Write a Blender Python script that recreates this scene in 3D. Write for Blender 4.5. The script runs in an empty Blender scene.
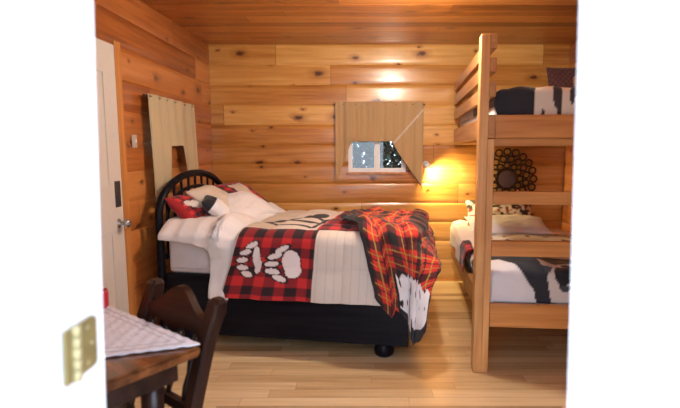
import bpy, bmesh, math, random
from mathutils import Vector, Matrix, noise
random.seed(7)
PI = math.pi
SC = bpy.context.scene
C = SC.collection
R = math.radians

# ---------------------------------------------------------------- materials
def mat_new(name):
    m = bpy.data.materials.new(name); m.use_nodes = True
    nt = m.node_tree; nt.nodes.clear()
    out = nt.nodes.new('ShaderNodeOutputMaterial')
    b = nt.nodes.new('ShaderNodeBsdfPrincipled')
    nt.links.new(b.outputs[0], out.inputs[0])
    return m, nt, b

class NT:
    def __init__(s, nt): s.nt = nt
    def n(s, t, **kw):
        nd = s.nt.nodes.new(t)
        for k, v in kw.items(): setattr(nd, k, v)
        return nd
    def l(s, a, b): s.nt.links.new(a, b)
    def m(s, op, a, b=None, c=None):
        nd = s.n('ShaderNodeMath', operation=op)
        for i, v in enumerate((a, b, c)):
            if v is None: continue
            if isinstance(v, (int, float)): nd.inputs[i].default_value = v
            else: s.l(v, nd.inputs[i])
        return nd.outputs[0]
    def comb(s, x, y, z):
        nd = s.n('ShaderNodeCombineXYZ')
        for i, v in enumerate((x, y, z)):
            if isinstance(v, (int, float)): nd.inputs[i].default_value = v
            else: s.l(v, nd.inputs[i])
        return nd.outputs[0]
    def ramp(s, f, stops):
        nd = s.n('ShaderNodeValToRGB')
        e = nd.color_ramp.elements
        while len(e) < len(stops): e.new(0.5)
        for i, (p, c) in enumerate(stops):
            e[i].position = p; e[i].color = (*c, 1)
        s.l(f, nd.inputs[0]); return nd.outputs[0]
    def mix(s, f, a, b, mode='MIX'):
        nd = s.n('ShaderNodeMix', data_type='RGBA', blend_type=mode)
        if isinstance(f, (int, float)): nd.inputs[0].default_value = f
        else: s.l(f, nd.inputs[0])
        for i, v in ((6, a), (7, b)):
            if isinstance(v, tuple): nd.inputs[i].default_value = (*v, 1)
            else: s.l(v, nd.inputs[i])
        return nd.outputs[2]

def plank_mat(name, along, across, w, off, length, cols, knot=0.7, seam=0.0, rough=0.3, coat=0.3, grain=1.0, kc=(0.10, 0.03, 0.01)):
    m, nt, b = mat_new(name); q = NT(nt)
    tc = q.n('ShaderNodeTexCoord'); sp = q.n('ShaderNodeSeparateXYZ'); q.l(tc.outputs['Object'], sp.inputs[0])
    A = sp.outputs[along]; X = sp.outputs[across]
    u = q.m('DIVIDE', q.m('SUBTRACT', X, off), w)
    pid = q.m('FLOOR', u)
    wn = q.n('ShaderNodeTexWhiteNoise', noise_dimensions='1D'); q.l(pid, wn.inputs['W'])
    sh = q.m('MULTIPLY', wn.outputs['Value'], length * 3.0)
    v = q.m('DIVIDE', q.m('ADD', A, sh), length)
    sid = q.m('FLOOR', v)
    wn2 = q.n('ShaderNodeTexWhiteNoise', noise_dimensions='2D'); q.l(q.comb(pid, sid, 0), wn2.inputs['Vector'])
    # streaky grain, its own per board
    g = q.n('ShaderNodeTexNoise'); g.inputs['Scale'].default_value = 1; g.inputs['Detail'].default_value = 5; g.inputs['Roughness'].default_value = 0.6
    q.l(q.comb(q.m('MULTIPLY', A, 1.6), q.m('MULTIPLY', X, 32.0), q.m('ADD', q.m('MULTIPLY', pid, 3.7), q.m('MULTIPLY', sid, 1.9))), g.inputs['Vector'])
    g2 = q.n('ShaderNodeTexNoise'); g2.inputs['Scale'].default_value = 1; g2.inputs['Detail'].default_value = 3
    q.l(q.comb(q.m('MULTIPLY', A, 1.1), q.m('MULTIPLY', X, 7.0), q.m('MULTIPLY', pid, 5.1)), g2.inputs['Vector'])
    f = q.m('ADD', q.m('MULTIPLY', q.m('SUBTRACT', wn2.outputs['Value'], 0.12), 0.56), q.m('ADD', q.m('MULTIPLY', q.m('SUBTRACT', g.outputs[0], 0.5), 0.75 * grain), q.m('MULTIPLY', g2.outputs[0], 0.5)))
    n = len(cols)
    col = q.ramp(f, [(0.12 + 0.72 * i / (n - 1), c) for i, c in enumerate(cols)])
    if knot > 0:
        vo = q.n('ShaderNodeTexVoronoi', voronoi_dimensions='2D', feature='F1'); vo.inputs['Scale'].default_value = 1
        wob = q.n('ShaderNodeTexNoise'); wob.inputs['Scale'].default_value = 22; q.l(tc.outputs['Object'], wob.inputs['Vector'])
        jit = q.m('MULTIPLY', q.m('SUBTRACT', wob.outputs[0], 0.5), 0.16)
        q.l(q.comb(q.m('ADD', q.m('ADD', q.m('MULTIPLY', A, 2.6), q.m('MULTIPLY', pid, 7.31)), jit), q.m('ADD', q.m('MULTIPLY', u, 0.95), jit), 0.0), vo.inputs['Vector'])
        sepc = q.n('ShaderNodeSeparateColor'); q.l(vo.outputs['Color'], sepc.inputs[0])
        on = q.m('LESS_THAN', sepc.outputs[0], knot)
        size = q.m('ADD', q.m('MULTIPLY', q.m('POWER', sepc.outputs[1], 2.0), 0.10), 0.042)
        k = q.m('MULTIPLY', q.m('SUBTRACT', 1.0, q.m('SMOOTH_MIN', 1.0, q.m('DIVIDE', vo.outputs['Distance'], size), 0.35)), on)
        k = q.m('MINIMUM', q.m('MAXIMUM', q.m('MULTIPLY', k, 1.9), 0.0), 1.0)
        halo = q.m('MULTIPLY', q.m('MAXIMUM', q.m('SUBTRACT', 1.0, q.m('DIVIDE', vo.outputs['Distance'], q.m('MULTIPLY', size, 2.6))), 0.0), on)
        col = q.mix(q.m('MULTIPLY', halo, 0.9), col, cols[0])
        col = q.mix(k, col, kc)
    if seam > 0:
        fr = q.m('FRACT', u); e = q.m('MINIMUM', fr, q.m('SUBTRACT', 1.0, fr))
        fr2 = q.m('FRACT', v); e2 = q.m('MINIMUM', fr2, q.m('SUBTRACT', 1.0, fr2))
        s1 = q.m('LESS_THAN', e, seam / w); s2 = q.m('LESS_THAN', e2, seam / length)
        col = q.mix(q.m('MULTIPLY', q.m('MAXIMUM', s1, s2), 0.6), col, tuple(c * 0.3 for c in cols[0]))
    else:
        fr2 = q.m('FRACT', v); e2 = q.m('MINIMUM', fr2, q.m('SUBTRACT', 1.0, fr2))
        col = q.mix(q.m('MULTIPLY', q.m('LESS_THAN', e2, 0.0025 / length), 0.7), col, tuple(c * 0.3 for c in cols[0]))
    q.l(col, b.inputs['Base Color'])
    b.inputs['Roughness'].default_value = rough
    b.inputs['Coat Weight'].default_value = coat; b.inputs['Coat Roughness'].default_value = 0.18
    bp = q.n('ShaderNodeBump'); bp.inputs['Strength'].default_value = 0.12; bp.inputs['Distance'].default_value = 0.01
    q.l(g.outputs[0], bp.inputs['Height']); q.l(bp.outputs[0], b.inputs['Normal'])
    return m

def wood_mat(name, c1, c2, scale=1.0, rough=0.45, axis=2, coat=0.1):
    m, nt, b = mat_new(name); q = NT(nt)
    tc = q.n('ShaderNodeTexCoord'); mp = q.n('ShaderNodeMapping')
    s = [28 * scale] * 3; s[axis] = 1.8 * scale
    mp.inputs['Scale'].default_value = s
    q.l(tc.outputs['Object'], mp.inputs[0])
    g = q.n('ShaderNodeTexNoise'); g.inputs['Scale'].default_value = 1; g.inputs['Detail'].default_value = 5; q.l(mp.outputs[0], g.inputs['Vector'])
    col = q.ramp(g.outputs[0], [(0.3, c1), (0.72, c2)])
    q.l(col, b.inputs['Base Color']); b.inputs['Roughness'].default_value = rough
    b.inputs['Coat Weight'].default_value = coat; b.inputs['Coat Roughness'].default_value = 0.2
    bp = q.n('ShaderNodeBump'); bp.inputs['Strength'].default_value = 0.15; bp.inputs['Distance'].default_value = 0.004
    q.l(g.outputs[0], bp.inputs['Height']); q.l(bp.outputs[0], b.inputs['Normal'])
    return m

def plain(name, c, rough=0.5, metal=0.0, var=0.06, scale=30, bump=0.0, emit=None, estr=0, sheen=0):
    m, nt, b = mat_new(name); q = NT(nt)
    tc = q.n('ShaderNodeTexCoord'); g = q.n('ShaderNodeTexNoise'); g.inputs['Scale'].default_value = scale; g.inputs['Detail'].default_value = 3
    q.l(tc.outputs['Object'], g.inputs['Vector'])
    col = q.ramp(g.outputs[0], [(0.25, tuple(max(0, x * (1 - var)) for x in c)), (0.75, tuple(min(1, x * (1 + var)) for x in c))])
    q.l(col, b.inputs['Base Color']); b.inputs['Roughness'].default_value = rough; b.inputs['Metallic'].default_value = metal
    if bump:
        bp = q.n('ShaderNodeBump'); bp.inputs['Strength'].default_value = bump; bp.inputs['Distance'].default_value = 0.01
        q.l(g.outputs[0], bp.inputs['Height']); q.l(bp.outputs[0], b.inputs['Normal'])
    if sheen: b.inputs['Sheen Weight'].default_value = sheen
    if emit:
        b.inputs['Emission Color'].default_value = (*emit, 1); b.inputs['Emission Strength'].default_value = estr
    return m

def fabric(name='printed_fabric', bump=0.25):
    m, nt, b = mat_new(name); q = NT(nt)
    at = q.n('ShaderNodeVertexColor'); at.layer_name = 'print'
    tc = q.n('ShaderNodeTexCoord'); g = q.n('ShaderNodeTexNoise'); g.inputs['Scale'].default_value = 160; q.l(tc.outputs['Object'], g.inputs['Vector'])
    g2 = q.n('ShaderNodeTexNoise'); g2.inputs['Scale'].default_value = 9; g2.inputs['Detail'].default_value = 2; q.l(tc.outputs['Object'], g2.inputs['Vector'])
    col = q.mix(0.25, at.outputs[0], q.ramp(g.outputs[0], [(0.3, (0.75, 0.75, 0.75)), (0.7, (1, 1, 1))]), 'MULTIPLY')
    q.l(col, b.inputs['Base Color']); b.inputs['Roughness'].default_value = 0.9; b.inputs['Sheen Weight'].default_value = 0.15
    bp = q.n('ShaderNodeBump'); bp.inputs['Strength'].default_value = bump; bp.inputs['Distance'].default_value = 0.03
    q.l(g2.outputs[0], bp.inputs['Height']); q.l(bp.outputs[0], b.inputs['Normal'])
    return m

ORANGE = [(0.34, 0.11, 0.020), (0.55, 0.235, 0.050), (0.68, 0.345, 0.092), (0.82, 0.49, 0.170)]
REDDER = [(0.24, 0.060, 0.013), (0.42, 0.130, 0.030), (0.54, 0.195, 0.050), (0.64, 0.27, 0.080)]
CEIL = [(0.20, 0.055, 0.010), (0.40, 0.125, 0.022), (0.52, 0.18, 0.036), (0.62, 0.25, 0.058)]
FLOOR = [(0.36, 0.22, 0.10), (0.54, 0.37, 0.185), (0.68, 0.51, 0.28), (0.78, 0.62, 0.37)]
PW = 0.193; ZC = 2.35
M = {}
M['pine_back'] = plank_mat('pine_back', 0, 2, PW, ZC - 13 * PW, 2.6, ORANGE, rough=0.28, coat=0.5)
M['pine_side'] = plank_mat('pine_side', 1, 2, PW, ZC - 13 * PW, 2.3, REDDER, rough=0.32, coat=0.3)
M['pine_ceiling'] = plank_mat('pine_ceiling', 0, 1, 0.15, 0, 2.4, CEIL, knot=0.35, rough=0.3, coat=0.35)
M['oak_floor'] = plank_mat('oak_floor', 0, 1, 0.085, 0.03, 0.9, FLOOR, knot=0.0, seam=0.0010, rough=0.33, coat=0.25, kc=(0.2, 0.1, 0.04))
M['pine_trim'] = wood_mat('pine_trim', (0.42, 0.15, 0.035), (0.66, 0.29, 0.08), axis=2)
M['bunk_pine'] = wood_mat('bunk_pine', (0.46, 0.205, 0.06), (0.72, 0.39, 0.145), axis=2)
M['bunk_pine_y'] = wood_mat('bunk_pine_y', (0.34, 0.14, 0.04), (0.54, 0.26, 0.09), axis=1)
M['bunk_pine_x'] = wood_mat('bunk_pine_x', (0.42, 0.155, 0.034), (0.64, 0.29, 0.08), axis=0)
M['dark_wood'] = wood_mat('dark_wood', (0.009, 0.004, 0.0035), (0.032, 0.012, 0.008), axis=2, rough=0.3, coat=0.3)
M['dark_wood_x'] = wood_mat('dark_wood_x', (0.009, 0.004, 0.0035), (0.034, 0.012, 0.008), axis=0, rough=0.3, coat=0.3)
for k_ in ('dark_wood', 'dark_wood_x'):
    M[k_].node_tree.nodes['Principled BSDF'].inputs['Coat Weight'].default_value = 0.12
    M[k_].node_tree.nodes['Principled BSDF'].inputs['Specular IOR Level'].default_value = 0.3
M['table_wood'] = wood_mat('table_wood', (0.06, 0.018, 0.006), (0.20, 0.07, 0.022), axis=0, rough=0.16, coat=0.5)
M['bed_black'] = wood_mat('bed_black', (0.003, 0.003, 0.006), (0.010, 0.010, 0.015), axis=0, rough=0.35)
M['bed_black'].node_tree.nodes['Principled BSDF'].inputs['Coat Weight'].default_value = 0
M['bed_black'].node_tree.nodes['Principled BSDF'].inputs['Specular IOR Level'].default_value = 0.12
M['white_paint'] = plain('white_paint', (0.88, 0.89, 0.92), 0.5, var=0.02)
M['door_white'] = plain('door_white', (0.66, 0.62, 0.56), 0.4, var=0.03)
M['brass'] = plain('brass', (0.27, 0.20, 0.075), 0.5, 0.4, var=0.15)
M['brass_light'] = plain('brass_light', (0.38, 0.31, 0.15), 0.45, 0.3, var=0.1)
M['steel'] = plain('steel', (0.45, 0.44, 0.44), 0.3, 0.9)
M['dark_steel'] = plain('dark_steel', (0.10, 0.09, 0.10), 0.35, 0.7)
M['bronze'] = plain('bronze', (0.055, 0.032, 0.022), 0.35, 0.7)
M['fabric'] = fabric()
M['mattress'] = plain('mattress', (0.66, 0.64, 0.66), 0.85, bump=0.2, scale=12)
M['vinyl'] = plain('vinyl', (0.82, 0.82, 0.82), 0.35, var=0.02)
M['plate'] = plain('plate', (0.50, 0.42, 0.36), 0.35, var=0.02)
M['red_wax'] = plain('red_wax', (0.55, 0.02, 0.03), 0.35)
M['leaf'] = plain('leaf', (0.022, 0.055, 0.036), 0.85, var=0.5, scale=6)
M['bark'] = plain('bark', (0.08, 0.05, 0.03), 0.9, var=0.3)
M['concrete'] = plain('concrete', (0.55, 0.54, 0.52), 0.9, var=0.08, scale=8)
M['grass'] = plain('grass', (0.08, 0.13, 0.04), 0.95, var=0.4, scale=5)
M['bulb'] = plain('bulb', (1, 1, 1), 0.4, emit=(1.0, 0.86, 0.66), estr=25)
M['bulb_warm'] = plain('bulb_warm', (1, 1, 1), 0.4, emit=(1.0, 0.72, 0.35), estr=12)
m, nt, b = mat_new('window_glass'); q = NT(nt)
tr = q.n('ShaderNodeBsdfTransparent'); tr.inputs[0].default_value = (0.82, 0.9, 0.92, 1)
gl = q.n('ShaderNodeBsdfGlossy'); gl.inputs['Roughness'].default_value = 0.03
fz = q.n('ShaderNodeFresnel'); fz.inputs[0].default_value = 1.5
mx = q.n('ShaderNodeMixShader'); q.l(fz.outputs[0], mx.inputs[0]); q.l(tr.outputs[0], mx.inputs[1]); q.l(gl.outputs[0], mx.inputs[2])
q.l(mx.outputs[0], nt.nodes['Material Output'].inputs[0]); M['glass'] = m
m, nt, b = mat_new('mirror_glass'); b.inputs['Metallic'].default_value = 1; b.inputs['Roughness'].default_value = 0.06; b.inputs['Base Color'].default_value = (0.25, 0.25, 0.28, 1); M['mirror'] = m

# ---------------------------------------------------------------- mesh helpers
def box(bm, x0, x1, y0, y1, z0, z1, bev=0.0):
    vs = [bm.verts.new((x, y, z)) for x in (x0, x1) for y in (y0, y1) for z in (z0, z1)]
    f = [(0, 1, 3, 2), (4, 6, 7, 5), (0, 4, 5, 1), (2, 3, 7, 6), (0, 2, 6, 4), (1, 5, 7, 3)]
    fs = [bm.faces.new([vs[i] for i in a]) for a in f]
    if bev:
        es = list({e for ff in fs for e in ff.edges})
        bmesh.ops.bevel(bm, geom=es, offset=bev, segments=2, affect='EDGES', profile=0.5)
def prism(bm, pts, lo, hi, fn):
    """pts: list of (a,b) outline; fn(a,b,t)->xyz ; between lo and hi"""
    A = [bm.verts.new(fn(a, b_, lo)) for a, b_ in pts]; B = [bm.verts.new(fn(a, b_, hi)) for a, b_ in pts]
    n = len(pts)
    bm.faces.new(A); bm.faces.new(B[::-1])
    for i in range(n): bm.faces.new((A[i], B[i], B[(i + 1) % n], A[(i + 1) % n]))
def tube(bm, pts, r, seg=10, closed=False, upv=None):
    pts = [Vector(p) for p in pts]; n = len(pts); rings = []
    for i, p in enumerate(pts):
        rr = r[i] if isinstance(r, (list, tuple)) else r
        if closed: d = pts[(i + 1) % n] - pts[i - 1]
        else: d = pts[min(i + 1, n - 1)] - pts[max(i - 1, 0)]
        d.normalize()
        up = Vector((0, 0, 1)) if abs(d.z) < 0.9 else Vector((0, 1, 0))
        if upv: up = Vector(upv)
        a = d.cross(up).normalized(); b_ = a.cross(d).normalized()
        rings.append([bm.verts.new(p + (a * math.cos(2 * PI * k / seg) + b_ * math.sin(2 * PI * k / seg)) * rr) for k in range(seg)])
    m_ = n if closed else n - 1
    for i in range(m_):
        A = rings[i]; B = rings[(i + 1) % n]
        for k in range(seg): bm.faces.new((A[k], A[(k + 1) % seg], B[(k + 1) % seg], B[k]))
    if not closed:
        bm.faces.new(rings[0][::-1]); bm.faces.new(rings[-1])
def lathe(bm, prof, seg=20, o=(0, 0, 0), ax='z'):
    rings = []
    for r, h in prof:
        ring = []
        for k in range(seg):
            c, s = math.cos(2 * PI * k / seg) * r, math.sin(2 * PI * k / seg) * r
            p = {'z': (c, s, h), 'y': (c, h, s), 'x': (h, c, s)}[ax]
            ring.append(bm.verts.new((o[0] + p[0], o[1] + p[1], o[2] + p[2])))
        rings.append(ring)
    for A, B in zip(rings, rings[1:]):
        for k in range(seg): bm.faces.new((A[k], A[(k + 1) % seg], B[(k + 1) % seg], B[k]))
    bm.faces.new(rings[0][::-1]); bm.faces.new(rings[-1])
def obj(name, bm, mat, parent=None, smooth=False, loc=None, rz=0):
    bmesh.ops.recalc_face_normals(bm, faces=bm.faces[:])
    me = bpy.data.meshes.new(name); bm.to_mesh(me); bm.free()
    if smooth:
        for p in me.polygons: p.use_smooth = True
    me.materials.append(mat)
    o = bpy.data.objects.new(name, me); C.objects.link(o)
    if parent: o.parent = parent
    if loc: o.location = loc
    o.rotation_euler.z = rz
    return o
def B(): return bmesh.new()
def tag(o, label, cat, group=None):
    o['label'] = label; o['category'] = cat
    if group: o['group'] = group
    return o
def thing(name, label, cat, loc=(0, 0, 0), rz=0, group=None):
    o = bpy.data.objects.new(name, None); C.objects.link(o); o.empty_display_size = 0.1
    o.location = loc; o.rotation_euler = (0, 0, rz); return tag(o, label, cat, group)
def struct(name, bm, mat, parent=None, smooth=False):
    o = obj(name, bm, mat, parent, smooth)
    if not parent: o['kind'] = 'structure'
    return o
def boxobj(name, dims, mat, parent, bev=0.004):
    bm = B(); box(bm, *dims, bev=bev); return obj(name, bm, mat, parent)
def grid(name, nu, nv, pos, col, mat=None, parent=None, thick=0.0, loc=(0, 0, 0), rot=None, closed_u=False):
    vs = []; cs = []
    for j in range(nv + 1):
        for i in range(nu + 1):
            u, v = i / nu, j / nv
            vs.append(pos(u, v)); cs.append(col(u, v))
    W = nu + 1
    fs = [(j * W + i, j * W + i + 1, (j + 1) * W + i + 1, (j + 1) * W + i) for j in range(nv) for i in range(nu)]
    me = bpy.data.meshes.new(name); me.from_pydata(vs, [], fs)
    ca = me.color_attributes.new('print', 'FLOAT_COLOR', 'POINT')
    flat = []
    for c in cs: flat += [c[0], c[1], c[2], 1]
    ca.data.foreach_set('color', flat)
    me.polygons.foreach_set('use_smooth', [True] * len(me.polygons))
    me.materials.append(mat or M['fabric']); me.update()
    o = bpy.data.objects.new(name, me); C.objects.link(o); o.location = loc
    if rot: o.rotation_euler = rot
    if parent: o.parent = parent
    if thick:
        s = o.modifiers.new('thick', 'SOLIDIFY'); s.thickness = thick; s.offset = 0
    return o
def nz(x, y, z=0, s=1.0): return noise.noise(Vector((x * s, y * s, z)))
def lerp(a, b, t): return a + (b - a) * t
def poly(pts, x):
    if x <= pts[0][0]: return pts[0][1]
    for (a, b_), (c, d) in zip(pts, pts[1:]):
        if x <= c: return b_ + (d - b_) * (x - a) / max(1e-9, c - a)
    return pts[-1][1]

# ---------------------------------------------------------------- room shell
LX, RX, BY, FY = -1.51, 1.98, 4.69, 0.62
def siding(bm, u0, u1, z0, z1, fn, back=-0.10, bulge=0.009):
    """log siding boards; fn(u, d, z) -> xyz, d = depth towards the room"""
    k = 0
    while True:
        t = ZC - k * PW; bt = t - PW; k += 1
        if t <= z0: break
        if bt >= z1: continue
        a, c = max(bt, z0), min(t, z1)
        if c - a < 1e-4: continue
        prof = [(back, a)]
        N = 14
        for i in range(N + 1):
            z = a + (c - a) * i / N; s = (z - bt) / PW * 2 - 1
            prof.append((bulge * (1 - abs(s) ** 6) - 0.012, z))
        prof.append((back, c))
        prism(bm, prof, u0, u1, lambda d, z, u: fn(u, d, z))
fb = lambda u, d, z: (u, BY - d, z)
fl = lambda u, d, z: (LX + d, u, z)
fr_ = lambda u, d, z: (RX - d, u, z)
bm = B()
WX0, WX1, WZ0, WZ1 = -0.165, 0.405, 1.115, 1.74
siding(bm, LX - .1, WX0, 0, ZC, fb); siding(bm, WX1, RX + .1, 0, ZC, fb)
siding(bm, WX0, WX1, 0, WZ0, fb); siding(bm, WX0, WX1, WZ1, ZC, fb)
struct('wall_back', bm, M['pine_back'])
bm = B()
DY0, DY1, DZ = 2.06, 2.915, 1.96
LY0, LY1, LZ0, LZ1 = 3.36, 3.68, 1.27, 1.64
siding(bm, FY, DY0, 0, ZC, fl); siding(bm, DY0, DY1, DZ, ZC, fl); siding(bm, DY1, LY0, 0, ZC, fl)
siding(bm, LY0, LY1, 0, LZ0, fl); siding(bm, LY0, LY1, LZ1, ZC, fl); siding(bm, LY1, BY, 0, ZC, fl)
struct('wall_left', bm, M['pine_side'])
bm = B(); siding(bm, FY, BY, 0, ZC, fr_); struct('wall_right', bm, M['pine_side'])
# dark corner boards (log notch line)
bm = B(); box(bm, LX - 0.1, RX + 0.1, FY, BY + 0.1, -0.08, 0.0); struct('floor', bm, M['oak_floor'])
bm = B()
y = FY
yy = math.floor(FY / 0.15) * 0.15
while yy < BY + 0.1:
    a, c = max(yy, FY), min(yy + 0.15, BY + 0.1)
    g = 0.004
    prism(bm, [(a, ZC + 0.1), (a, ZC + g), (a + g, ZC), (c - g, ZC), (c, ZC + g), (c, ZC + 0.1)], LX - 0.1, RX + 0.1, lambda p, z, t: (t, p, z))
    yy += 0.15
struct('ceiling', bm, M['pine_ceiling'])
# front wall with the doorway the photographer stands in
bm = B(); J0, J1, JT = -0.50, 0.40, 2.06
box(bm, LX - .1, J0, FY, 0.76, 0, ZC + .1); box(bm, J1, RX + .1, FY, 0.76, 0, ZC + .1); box(bm, J0, J1, FY, 0.76, JT, ZC + .1)
struct('wall_front', bm, M['white_paint'])
def jamb(name, xo, xb, xt, sgn):
    bm = B(); pts = [(xo, 0), (xb, 0), (xt, JT), (xo, JT)]
    prism(bm, pts, FY - 0.015, 0.765, lambda x, z, t: (x, t, z)); return struct(name, bm, M['white_paint'])
jamb('trim_1', J0, -0.476, -0.408, 1); jamb('trim_2', J1, 0.366, 0.324, -1)
bm = B(); box(bm, J0, J1, FY - .015, .765, JT - 0.03, JT); struct('trim_3', bm, M['white_paint'])
bm = B(); box(bm, -4, 4, -4, FY, -0.16, -0.06); struct('porch', bm, M['concrete']).name = 'ground_porch'
bm = B(); box(bm, -12, 12, -12, 14, -0.35, -0.17); struct('ground', bm, M['grass'])

# brass hinge let into the left reveal of the doorway
h = thing('door_hinge', 'brass hinge on the white door jamb at the left edge', 'hinge', (-0.4385, 0.685, 1.027))
def leaf_outline(bm, y0, y1, z0, z1, xo, cr):
    pts = [(y0, z0), (y1 - cr, z0), (y1 - cr * .3, z0 + cr * .3), (y1, z0 + cr), (y1, z1 - cr), (y1 - cr * .3, z1 - cr * .3), (y1 - cr, z1), (y0, z1)]
    prism(bm, pts, xo, xo + 0.004, lambda a, b_, t: (t, a, b_))
bm = B(); leaf_outline(bm, -0.008, 0.052, -0.058, 0.058, 0.0, 0.01); o = obj('leaf_plate', bm, M['brass'], h)
bm = B(); leaf_outline(bm, -0.034, -0.014, -0.058, 0.058, 0.0, 0.002); o = obj('leaf_plate', bm, M['brass'], h)
bm = B()
for k in range(5):
    z0 = -0.06 + k * 0.024
    lathe(bm, [(0.0065, z0 + .0008), (0.0075, z0 + .002), (0.0075, z0 + 0.022), (0.0065, z0 + 0.0232)], 14, (0.006, -0.011, 0))
obj('barrel', bm, M['brass_light'], h, True)
for z in (-0.04, 0, 0.04):
    bm = B(); lathe(bm, [(0.0045, 0.004), (0.004, 0.0055), (0.002, 0.006)], 12, (0, 0.024 if z else 0.036, z), 'x'); obj('screw', bm, M['brass_light'], h, True)
h.rotation_euler.y = R(1.9); h.scale = (1, 0.93, 0.72)

# ---------------------------------------------------------------- windows
def window(name, W, H, fn, hx):
    """fn(u,z,d)->xyz, d outwards. W=(u0,u1) H=(z0,z1)"""
    root = None
    def fbx(bm, u0, u1, z0, z1, d0, d1):
        prism(bm, [(u0, z0), (u1, z0), (u1, z1), (u0, z1)], d0, d1, lambda a, b_, t: fn(a, b_, t))
    u0, u1 = W; z0, z1 = H; t = 0.032
    bm = B()
    fbx(bm, u0, u1, z0, z0 + t, 0.0, 0.07); fbx(bm, u0, u1, z1 - t, z1, 0, 0.07)
    fbx(bm, u0, u0 + t, z0 + t, z1 - t, 0, 0.07); fbx(bm, u1 - t, u1, z0 + t, z1 - t, 0, 0.07)
    root = struct(name, bm, M['vinyl'])
    um = (u0 + u1) / 2
    bm = B(); fbx(bm, um - 0.021, um + 0.021, z0 + t, z1 - t, 0.005, 0.05); obj('mullion', bm, M['vinyl'], root)
    for a, c in ((u0 + t, um - 0.021), (um + 0.021, u1 - t)):
        bm = B()
        s = 0.008
        fbx(bm, a, c, z0 + t, z0 + t + s, 0.015, 0.045); fbx(bm, a, c, z1 - t - s, z1 - t, 0.015, 0.045)
        fbx(bm, a, a + s, z0 + t + s, z1 - t - s, 0.015, 0.045); fbx(bm, c - s, c, z0 + t + s, z1 - t - s, 0.015, 0.045)
        sash = obj('sash', bm, M['vinyl'], root)
        bm = B(); fbx(bm, a + s, c - s, z0 + t + s, z1 - t - s, 0.028, 0.032); obj('pane', bm, M['glass'], sash)
    return root
window('window_1', (WX0, WX1), (WZ0, WZ1), lambda u, z, d: (u, BY + d, z), 0)
window('window_2', (LY0, LY1), (LZ0, LZ1), lambda u, z, d: (LX - d, u, z), 0)
# grey storm latch / small sill under back window
bm = B(); box(bm, WX0 - 0.02, WX1 + 0.02, BY - 0.03, BY + 0.004, WZ0 - 0.022, WZ0, 0.003); struct('trim_4', bm, M['pine_trim'])

# ---------------------------------------------------------------- side door
bm = B(); box(bm, LX - 0.06, LX - 0.002, DY0 + 0.001, DY1 - 0.0005, 0.012, DZ - 0.001, 0.0)
door = struct('door_1', bm, M['door_white'])
for z0, z1 in ((0.2, 0.85), (1.1, 1.8)):
    bm = B()
    for (a0, a1, c0, c1) in ((DY0 + .13, DY1 - .13, z0, z0 + .02), (DY0 + .13, DY1 - .13, z1 - .02, z1), (DY0 + .13, DY0 + .15, z0 + .02, z1 - .02), (DY1 - .15, DY1 - .13, z0 + .02, z1 - .02)):
        box(bm, LX - 0.008, LX + 0.005, a0, a1, c0, c1)
    obj('panel_moulding', bm, M['door_white'], door)
bm = B(); box(bm, LX - 0.008, LX + 0.002, DY1 - 0.085, DY1 - 0.022, 0.985, 1.145, 0.003); lp = obj('lock_plate', bm, M['dark_steel'], door)
bm = B(); lathe(bm, [(0.03, -0.012), (0.03, -0.002), (0.012, 0.004), (0.012, 0.03), (0.026, 0.04), (0.028, 0.055), (0.018, 0.066)], 20, (LX, DY1 - 0.055, 0.885), 'x')
obj('door_knob', bm, M['steel'], door, True)
bm = B()
box(bm, LX - 0.1, LX + 0.002, DY1, DY1 + 0.075, 0, DZ + 0.03, 0.003)
struct('trim_5', bm, M['pine_trim'])
bm = B(); box(bm, LX - 0.1, LX + 0.004, DY0 - 0.07, DY0, 0, DZ + 0.03, 0.003); struct('trim_6', bm, M['pine_trim'])

sw = thing('light_switch', 'small pale light switch on the left wall beside the white door', 'light switch', (LX - 0.001, 3.10, 1.39))
bm = B(); box(bm, 0, 0.006, -0.033, 0.033, -0.042, 0.042, 0.002); obj('cover_plate', bm, M['plate'], sw)
bm = B(); box(bm, 0.006, 0.016, -0.006, 0.006, -0.01, 0.012, 0.001); obj('toggle', bm, M['vinyl'], sw)

# ---------------------------------------------------------------- curtains
TAN = (0.48, 0.31, 0.15); TAN2 = (0.50, 0.39, 0.24)
cb = [(-0.30, 1.01), (-0.285, 1.03), (-0.235, 1.16), (-0.16, 1.34), (-0.135, 1.415), (0.25, 1.42), (0.275, 1.40), (0.32, 1.30), (0.575, 0.94), (0.60, 0.94)]
def ztop_to(u_, v):
    X = lerp(-0.29, 0.565, u_); zt = 1.80; zb = poly(cb, X); return X, lerp(zb, zt, v)
def cpos(u, v):
    X, z = ztop_to(u, v)
    dl = (z - 1.40) - (X - 0.28) * (1.71 - 1.40) / (0.555 - 0.28)
    fold = 0.010 * math.sin(X * 46 + 0.8 * math.sin(X * 11)) * (1.15 - 0.5 * v) + 0.004 * math.sin(X * 111)
    flap = 0.028 if (X > 0.28 and dl < 0) else 0
    return (X, BY - 0.040 - 0.03 * (1 - v) * 0.5 + fold - flap, z)
def ccol(u, v):
    X, z = ztop_to(u, v)
    dl = (z - 1.40) - (X - 0.28) * (1.71 - 1.40) / (0.555 - 0.28)
    if X > 0.275 and abs(dl) < 0.012: return (0.62, 0.52, 0.42)
    zb = poly(cb, X)
    if z - zb < 0.015 and X > 0.3: return (0.09, 0.06, 0.05)
    return TAN
o = grid('window_curtain', 150, 110, cpos, ccol, thick=0.003)
tag(o, 'tan curtain over the small back wall window, its lower corners pulled aside', 'curtain')
bm = B(); tube(bm, [(-0.31, BY - 0.028, 1.775), (0.585, BY - 0.028, 1.775)], 0.006); obj('curtain_rod', bm, M['dark_steel'], o)
lb = [(3.15, 0.95), (3.34, 0.97), (3.47, 1.02), (3.50, 1.36), (3.76, 1.37), (3.80, 1.15), (4.12, 1.12)]
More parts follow.
